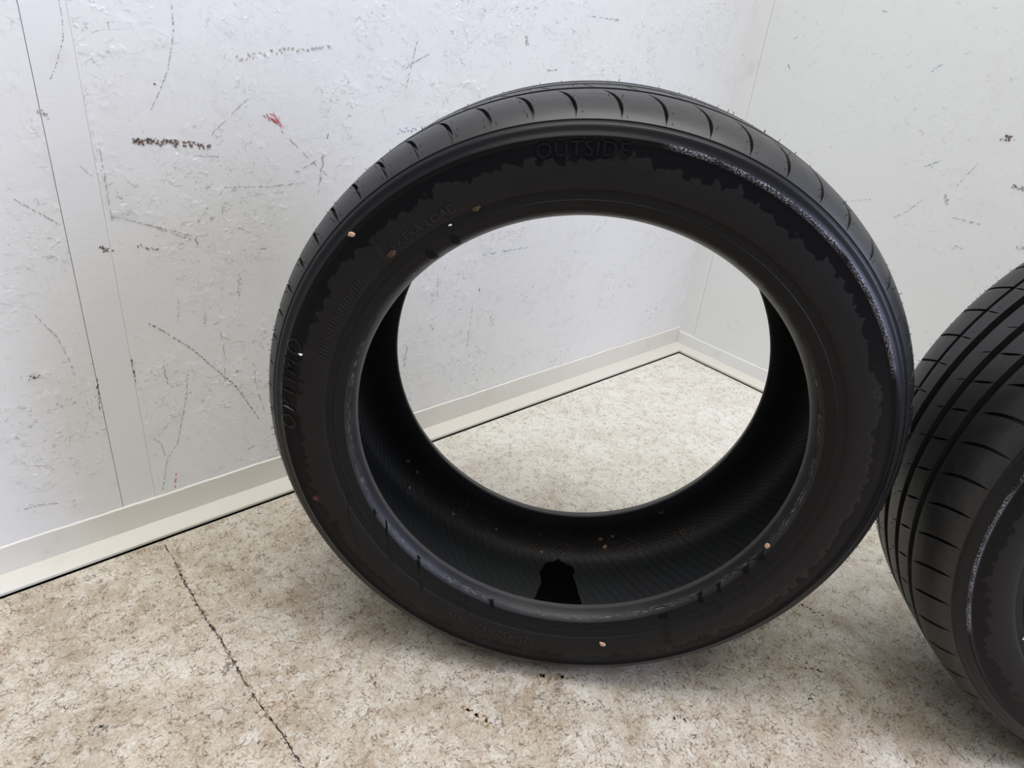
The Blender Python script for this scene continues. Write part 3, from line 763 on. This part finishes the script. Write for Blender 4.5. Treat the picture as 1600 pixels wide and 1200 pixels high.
PARTS = {}
def make_tyre(label):
    e = bpy.data.objects.new('tyre', None); COL.objects.link(e)
    tag(e, label, 'tyre', 'low profile black car tyres standing on the floor')
    P = e
    # carcass under the tread (groove floors)
    lathe('groove_floor', [(rt(y)-0.0068, y) for y in lin(-0.057, 0.057, 15)], M['groove'], P, 240, flip=True)
    # near shoulder rib: long curved slots running off the shoulder
    def near_s(y):
        t_ = min(1, max(0, (-0.0530-y)/0.043)); return math.radians(3.0*(1-(1-t_)**1.7))
    def near_w(y):
        u = (-0.0528-y)/0.0445
        if u <= 0 or u >= 1: return 0.00004
        return 0.0017*min(1, u*3.5)**0.8*min(1, (1-u)*5+0.15)
    rib('shoulder_rib', lin(-0.0501, -0.0985, 20), near_w, lambda y: 0.0052*min(1, near_w(y)/0.0010), near_s, M['tread'], P, 0.0065, 0.0016)
    rib('tread_rib', lin(-0.0175, -0.0411, 10), lambda y: lens(y, -0.0170, -0.0412, 0.0014), lambda y: 0.004*min(1, lens(y, -0.0170, -0.0412, 1.0)), lambda y: math.radians((-0.0175-y)/0.0236*2.0-3.0), M['tread'], P)
    rib('tread_rib', lin(0.0140, -0.0075, 9), lambda y: lens(y, 0.0030, -0.0085, 0.0007), lambda y: 0.003*min(1, lens(y, 0.0030, -0.0085, 1.0)), lambda y: math.radians((0.003-y)/0.0115*1.1-4.6), M['tread'], P)
    rib('tread_rib', lin(0.0441, 0.0250, 9), lambda y: lens(y, 0.0450, 0.0280, 0.0008), lambda y: 0.003*min(1, lens(y, 0.045, 0.0280, 1.0)), lambda y: math.radians((0.0441-y)/0.016*0.7+1.2), M['tread'], P)
    def far_w(y):
        u = (y-0.0491)/0.0465
        return 0.00004 if u >= 1 else 0.0013*min(1, (1-u)*5+0.1)
    rib('shoulder_rib', lin(0.0985, 0.0491, 18), far_w, lambda y: 0.0052*min(1, far_w(y)/0.0010), lambda y: math.radians((0.0491-y)/0.05*3.2+1.0), M['tread'], P, 0.0016, 0.0065)
    sw = PARTS['sidewall'] = lathe('sidewall', [(r, -y) for r, y in zip(SIDE_R, SIDE_Y)], M['sidewall'], P, 360, 40)
    sw['label'] = 'dusty outer sidewall with raised lettering'
    lathe('sidewall', [(r, y) for r, y in zip(SIDE_R, SIDE_Y)], M['sidewall'], P, 240, 40, flip=True)
    PARTS['bead'] = lathe('bead', [(r, -y) for r, y in BEAD], M['bead'], P, 300, 50)
    lathe('bead', [(r, y) for r, y in BEAD], M['bead'], P, 300, 50, flip=True)
    ln = [(r, -y) for r, y in LINER] + [(r, y) for r, y in LINER[::-1][1:]]
    lathe('inner_liner', ln, M['liner'], P, 300, 60)
    # vent hairs left by the mould
    rnd = random.Random(11)
    verts, faces = [], []
    for k in range(NP):
        a, b = PITCH[k], PITCH[k+1]
        spots = [(-0.088, near_s(-0.088)+0.016), (-0.088, near_s(-0.088)-0.016), (-0.095, near_s(-0.095)+0.014), (-0.095, near_s(-0.095)-0.014), (-0.073, near_s(-0.073)+0.014), (-0.073, near_s(-0.073)-0.014),
                 (0.088, -0.03), (0.090, 0.0), (0.0935, 0.02), (0.0935, 0.05), (0.0935, -0.02), (0.092, 0.035), (0.09, 0.065), (0.074, -0.02), (0.08, 0.03), (0.034, 0.05), (0.003, 0.02), (-0.03, 0.04), (0.03, 0.0)]
        for (y, off) in spots:
            if rnd.random() < 0.25: continue
            th = a+off+rnd.uniform(-.004, .004); y += rnd.uniform(-.0015, .0015)
            L = rnd.choice((0.0008, 0.0014, 0.0026)); w = 0.00042
            r = rt(y)
            base = len(verts)
            dn = 0.5 if abs(y) > 0.08 else 0.1
            for q in range(3):
                an = q*2*PI/3
                verts.append(pol(r-0.0003, th+w*math.cos(an)/r, y+w*math.sin(an)))
            for q in range(3):
                an = q*2*PI/3
                verts.append(pol(r+L, th+(w*0.5*math.cos(an)+rnd.uniform(-.0002, .0002))/r, y+math.copysign(L*dn, y)+w*0.5*math.sin(an)))
            for q in range(3):
                faces.append((base+q, base+(q+1) % 3, base+3+(q+1) % 3, base+3+q))
            faces.append((base+3, base+4, base+5))
    tag(mesh_obj('vent_hairs', verts, faces, M['hair'], P, False), kind='stuff')
    return e

def place_tyre(e, centre, yaw, lean, spin):
    rot = Matrix.Rotation(yaw, 4, 'Z') @ Matrix.Rotation(-lean, 4, 'X')
    base = Vector(centre) - rot.to_3x3() @ Vector((0, 0, R0))
    m = rot.copy(); m.translation = base
    e.matrix_world = m
    for c in e.children:
        c.location = (0, 0, R0); c.rotation_euler = (0, spin, 0)

t1 = make_tyre('whole tyre seen face-on in the middle, wall corner visible through its hole')
# the copy that stands to the right
t2 = t1.copy(); COL.objects.link(t2)
t2['label'] = 'tyre cut off by the right edge, tread turned to the camera'
for ch in list(t1.children):
    c = ch.copy(); COL.objects.link(c); c.parent = t2
RAD = math.radians
SW1, BD1 = PARTS['sidewall'], PARTS['bead']   # lettering and streaks sit on these parts
# lettering and marks that only the face-on tyre shows
text_part('OUTSIDE', 0.2775, RAD(-6.9), 0.0115, M['letter'], SW1, 0.0013, 1.12, label='raised black word OUTSIDE')
text_part('EXTRA LOAD', 0.2535, RAD(-38.3), 0.0072, M['letter_dusty'], SW1, 0.0006, 1.1)
text_part('225/45ZR17  94W', 0.2560, RAD(180+14), 0.0085, M['letter_dusty'], SW1, 0.0006, 1.15)
text_part('OPTIMO', 0.2810, RAD(-84), 0.0150, M['letter'], SW1, 0.0008, 1.35, 0.25)
def fences(th0, th1, n, r0, r1, mat):
    verts, faces = [], []
    for i in range(n):
        th = th0+(th1-th0)*i/(n-1)
        v = []
        for (rr, hh) in ((r0, -0.0005), (r0, 0.0006), (r1, 0.0006), (r1, -0.0005)):
            for dt in (-0.0005/0.25, 0.0005/0.25):
                v.append(pol(rr, th+dt+(rr-r0)*0.6, -(side_y(rr)+hh)))
        b = len(verts); verts += v
        faces += [(b, b+1, b+3, b+2), (b+2, b+3, b+5, b+4), (b+4, b+5, b+7, b+6), (b, b+2, b+4, b+6), (b+1, b+7, b+5, b+3)]
    return mesh_obj('moulded_bars', verts, faces, mat, SW1, False)
fences(RAD(-76), RAD(-55), 26, 0.2500, 0.2565, M['letter_dusty'])
fences(RAD(-48.6), RAD(-48.2), 1+1, 0.2480, 0.2620, M['letter_dusty'])
rnd = random.Random(4)
def drip(r0, a0, r1, a1, w):
    n = 9; pts = []
    for i in range(n):
        f = i/(n-1)
        ww = w*(1.6 if i == 0 else 0.55+0.5*abs(math.sin(i*1.9+a0)))
        if i == n-1: ww = w*0.25
        pts.append((r0+(r1-r0)*f, RAD(a0+(a1-a0)*f)+rnd.uniform(-.0015, .0015), ww))
    pts = [(a, b, c*1.6) for a, b, c in pts]
    strip_part('water_streak', pts, M['water'], SW1)
for d in ((0.2235, 147.6, 0.2760, 150.1, 0.0034), (0.2235, 136.2, 0.2461, 139.0, 0.0022), (0.2235, 130.3, 0.2470, 134.0, 0.0020), (0.2247, 121.4, 0.2485, 126.0, 0.0028), (0.2240, 116.2, 0.2363, 117.6, 0.0040),
          (0.2255, -119.4, 0.2395, -125.9, 0.0016), (0.2235, -124.5, 0.2453, -134.6, 0.0020), (0.2235, -138.5, 0.2503, -146.0, 0.0018), (0.2412, -112.1, 0.2646, -127.4, 0.0014), (0.2232, -163.0, 0.2300, -164.5, 0.0020), (0.2400, -158.0, 0.2450, -158.8, 0.0024), (0.2385, -154.5, 0.2450, -155.8, 0.0018)):
    drip(*d)
# bosses and nicks on the bead of the upper left
for a, b in ((-34.6, 0.0040), (-40.8, 0.0044)):
    strip_part('bead_notch', [(0.2222, RAD(a), b*.9), (0.2250, RAD(a), b), (0.2280, RAD(a+.1), b), (0.2310, RAD(a+.2), b*.9), (0.2330, RAD(a+.2), b*.6), (0.2338, RAD(a+.2), b*.2)], M['notch'], BD1, 0.0006)
strip_part('paint_dot', [(0.2718, RAD(-111.2), 0.0004), (0.2728, RAD(-111.2), 0.0022), (0.2750, RAD(-111.2), 0.0030), (0.2772, RAD(-111.2), 0.0022), (0.2784, RAD(-111.2), 0.0004)], M['reddot'], SW1, 0.0005)
place_tyre(t1, (0, 0, 0.3176), 0.0, 0.0153, 0.0)
place_tyre(t2, (0.6611, -0.036, 0.3178), -0.0168, 0.0213, RAD(-122.0))

# ------------------------------------------------------------------ small things on and in the tyres
M1 = t1.matrix_world.copy() @ Matrix.Translation((0, 0, R0))
def chip(name, label, cat, local, nrm, size, mat, seed, group, flat=0.3, ring=False, tang=None):
    """irregular chip lying on a surface: local point and outward normal in tyre space"""
    r_ = random.Random(seed)
    n = Vector(nrm).normalized()
    u = n.orthogonal().normalized(); v = n.cross(u)
    a0 = r_.uniform(0, 6)
    u, v = u*math.cos(a0)+v*math.sin(a0), v*math.cos(a0)-u*math.sin(a0)
    if tang: u = Vector(tang).normalized(); v = n.cross(u)
    verts, faces = [], []
    k = 9
    sx, sy = size*r_.uniform(.45, .6), size*r_.uniform(.28, .42)
    if tang: sy = size*.2
    if ring:
        sx = sy = size*.5
    prof = [r_.uniform(.65, 1.1) for _ in range(k)] if not ring else [1.0]*k
    lay = ((1.0, 0.0), (1.0, flat*.5), (.72, flat)) if not ring else ((1.0, 0.0), (1.0, flat), (.78, flat), (.74, 0.02))
    for (s, h) in lay:
        for i in range(k):
            an = 2*PI*i/k
            curl = 0.25*size*math.sin(an)**2*(0 if ring else 1)*r_.uniform(.6, 1)*(1 if h else .7)
            p = u*(sx*s*prof[i]*math.cos(an))+v*(sy*s*prof[i]*math.sin(an))+n*(h*size+curl*.5)
            verts.append(p)
    for l in range(len(lay)-1):
        for i in range(k):
            faces.append((l*k+i, l*k+(i+1) % k, (l+1)*k+(i+1) % k, (l+1)*k+i))
    if not ring: faces.append(tuple((len(lay)-1)*k+i for i in range(k)))
    o = mesh_obj(name, verts, faces, mat, None, False)
    o.matrix_world = Matrix.Translation(M1 @ Vector(local)) @ M1.to_3x3().to_4x4()
    return tag(o, label, cat, group)
def on_liner(y, deg, r=None):
    th = RAD(deg)
    prof = [(-b, a) for a, b in LINER] + [(b, a) for a, b in LINER[::-1]]
    if r is None:
        q = [(b, a) for a, b in LINER[5:]]
        yy = abs(y)
        for (y1, r1), (y0, r0) in zip(q, q[1:]):
            if y0 <= yy <= y1: r = r0+(r1-r0)*(yy-y0)/(y1-y0); break
        nr, ny = -1.0, -(0.1 if yy < .06 else 0.6 if yy < .085 else 1.2)*math.copysign(1, y)
    else:
        nr, ny = -0.35, -1.0
    p = pol(r, th, y)
    return p, (nr*math.sin(th), ny, nr*math.cos(th))
def on_side(r, deg):
    th = RAD(deg)
    return pol(r, th, -bead_y(r)), (0.0 if r > .23 else -.5*math.sin(th), -1.0, 0.0 if r > .23 else -.5*math.cos(th))
GIN = 'bits of dry leaf and bark inside the face-on tyre'
items = [
 ((0.0972, -131.1, 0.271), 0.0065, 'leafbit', 'largest brown bark bit in the lower left of the tyre cavity'),
 ((0.0972, -135.4, 0.273), 0.0060, 'leafbit', 'crumbly brown bit below the largest bark bit in the tyre cavity'),
 ((0.0934, -122.4, None), 0.0042, 'leafbit', 'small tan bit highest on the left inside the tyre'),
 ((0.0865, -126.9, None), 0.0042, 'leafbit', 'small tan bit second highest on the left inside the tyre'),
 ((0.0892, -137.3, None), 0.0042, 'tan', 'greyish bit nearest the near bead on the left inside the tyre'),
 ((0.0896, -178.0, None), 0.0048, 'chip', 'orange-brown bit just above left of the puddle in the tyre'),
 ((0.0879, 179.0, None), 0.0036, 'leafbit', 'faint brown bit directly above the puddle in the tyre'),
 ((0.0974, 165.6, 0.2715), 0.0080, 'leafbit', 'left of two brown leaf scraps right of the puddle'),
 ((0.0974, 162.0, 0.2688), 0.0080, 'leafbit', 'right of two brown leaf scraps right of the puddle'),
 ((0.0955, 164.6, None), 0.0075, 'chip', 'pale husk lying below the two brown leaf scraps'),
 ((0.0970, 169.8, 0.2610), 0.0045, 'chip', 'little pinkish chip above the puddle under the far bead'),
 ((0.0966, -164.2, None), 0.0036, 'chip', 'tiny reddish bit in the dirt band left of the puddle'),
 ((0.0937, -151.4, None), 0.0034, 'tan', 'tiny pale bit in the dirt band on the lower left'),
]
for i, ((y, d, r), s, m, lab) in enumerate(items):
    p, n = on_liner(y, d, r)
    chip('leaf_bit', lab, 'leaf', p, n, s, M[m], 20+i, GIN, 0.18)
p, n = on_liner(0.0938, 142.7); chip('husk_ring', 'thin round husk ring on the dark right inside of the tyre', 'husk', p, n, 0.0075, M['leafbit'], 50, 'husk rings inside the tyre', 0.12, True)
p, n = on_liner(0.0830, 144.8, 0.2360); chip('husk_ring', 'small husk ring just under the far bead on the right', 'husk', p, n, 0.0060, M['leafbit'], 51, 'husk rings inside the tyre', 0.12, True)
GOUT = 'chips stuck to the sidewall of the face-on tyre'
for i, (r, d, s, m, lab) in enumerate([
 (0.2844, -49.6, 0.0072, 'chip', 'tan wood chip stuck high on the left of the sidewall'),
 (0.2510, 165.4, 0.0085, 'chip', 'tan wood chip stuck on the sidewall at the very bottom of the tyre'),
 (0.2245, 112.8, 0.0065, 'chip', 'orange wood chip on the lower right bead of the tyre'),
 (0.2456, -27.3, 0.0100, 'leafpale', 'yellowish leaf scrap below the word EXTRA LOAD at its upper end'),
 (0.2497, -46.6, 0.0125, 'leafside', 'brown leaf scrap at the lower end of the words EXTRA LOAD'),
 (0.2419, -33.5, 0.0032, 'paper', 'white speck between sidewall and bead on the upper left'),
 (0.2731, -76.3, 0.0040, 'paper', 'pale splinter stuck on the left of the sidewall'),
]):
    p, n = on_side(r, d)
    chip('wood_chip' if m == 'chip' else 'leaf_bit' if m.startswith('leaf') else 'paper_speck', lab, 'chip' if m == 'chip' else 'leaf' if m.startswith('leaf') else 'speck', p, n, s, M[m], 70+i, GOUT, 0.08 if m.startswith('leaf') else 0.3, False,
         (math.cos(RAD(d)), 0, -math.sin(RAD(d))) if m.startswith('leaf') else None)
# puddle on the liner
PUD = [(0.0843, 177.34), (0.077, 180.6), (0.068, 181.2), (0.0599, 181.84), (0.0408, 181.1), (0.0211, 182.12), (0.0114, 182.47), (-0.01, 182.5), (-0.02, 177), (-0.01, 171.2), (0.0133, 171.09), (0.0435, 172.42), (0.0608, 173.3), (0.0700, 172.9), (0.0762, 173.87)]
def pud_pt(y, d, lift):
    p, n = on_liner(y, d); p = Vector(p); nn = Vector(n).normalized(); return p+nn*lift
cy, cd = sum(a for a, b in PUD)/len(PUD), sum(b for a, b in PUD)/len(PUD)
pv, pf = [], []
rings = (1.0, 0.97, 0.8, 0.6, 0.4, 0.2)
NPD = len(PUD)*4
def pud_out(i):
    j, f = divmod(i, 4); a = PUD[j]; b = PUD[(j+1) % len(PUD)]; f /= 4
    return a[0]+(b[0]-a[0])*f, a[1]+(b[1]-a[1])*f
for k, s in enumerate(rings):
    for i in range(NPD):
        y, d = pud_out(i)
        jit = rnd.uniform(-.02, .02) if k < 2 else 0
        pv.append(pud_pt(cy+(y-cy)*(s+jit), cd+(d-cd)*(s+jit), 0.00005 if k == 0 else 0.0006))
pv.append(pud_pt(cy, cd, 0.0006))
for k in range(len(rings)-1):
    for i in range(NPD):
        pf.append((k*NPD+i, k*NPD+(i+1) % NPD, (k+1)*NPD+(i+1) % NPD, (k+1)*NPD+i))
for i in range(NPD): pf.append(((len(rings)-1)*NPD+i, (len(rings)-1)*NPD+(i+1) % NPD, len(pv)-1))
pu = mesh_obj('water_puddle', pv, pf, M['water'], None, True)
pu.matrix_world = M1
tag(pu, 'dark wet puddle at the lowest point inside the face-on tyre', 'puddle')
# paper label hanging in the second tyre, only its tip in view
M2 = t2.matrix_world.copy() @ Matrix.Translation((0, 0, R0))
v, f = box_geo(-0.0010, 0.030, -0.0006, 0.0, -0.012, 0.012)
lb = mesh_obj('paper_label', v, f, M['paper'], None, False)
lb.matrix_world = M2 @ Matrix.Translation(pol(0.2330, RAD(-119.0), -0.1030)) @ Matrix.Rotation(RAD(8), 4, 'Y')
tag(lb, 'white paper label stuck near the bead of the right-hand tyre', 'label')
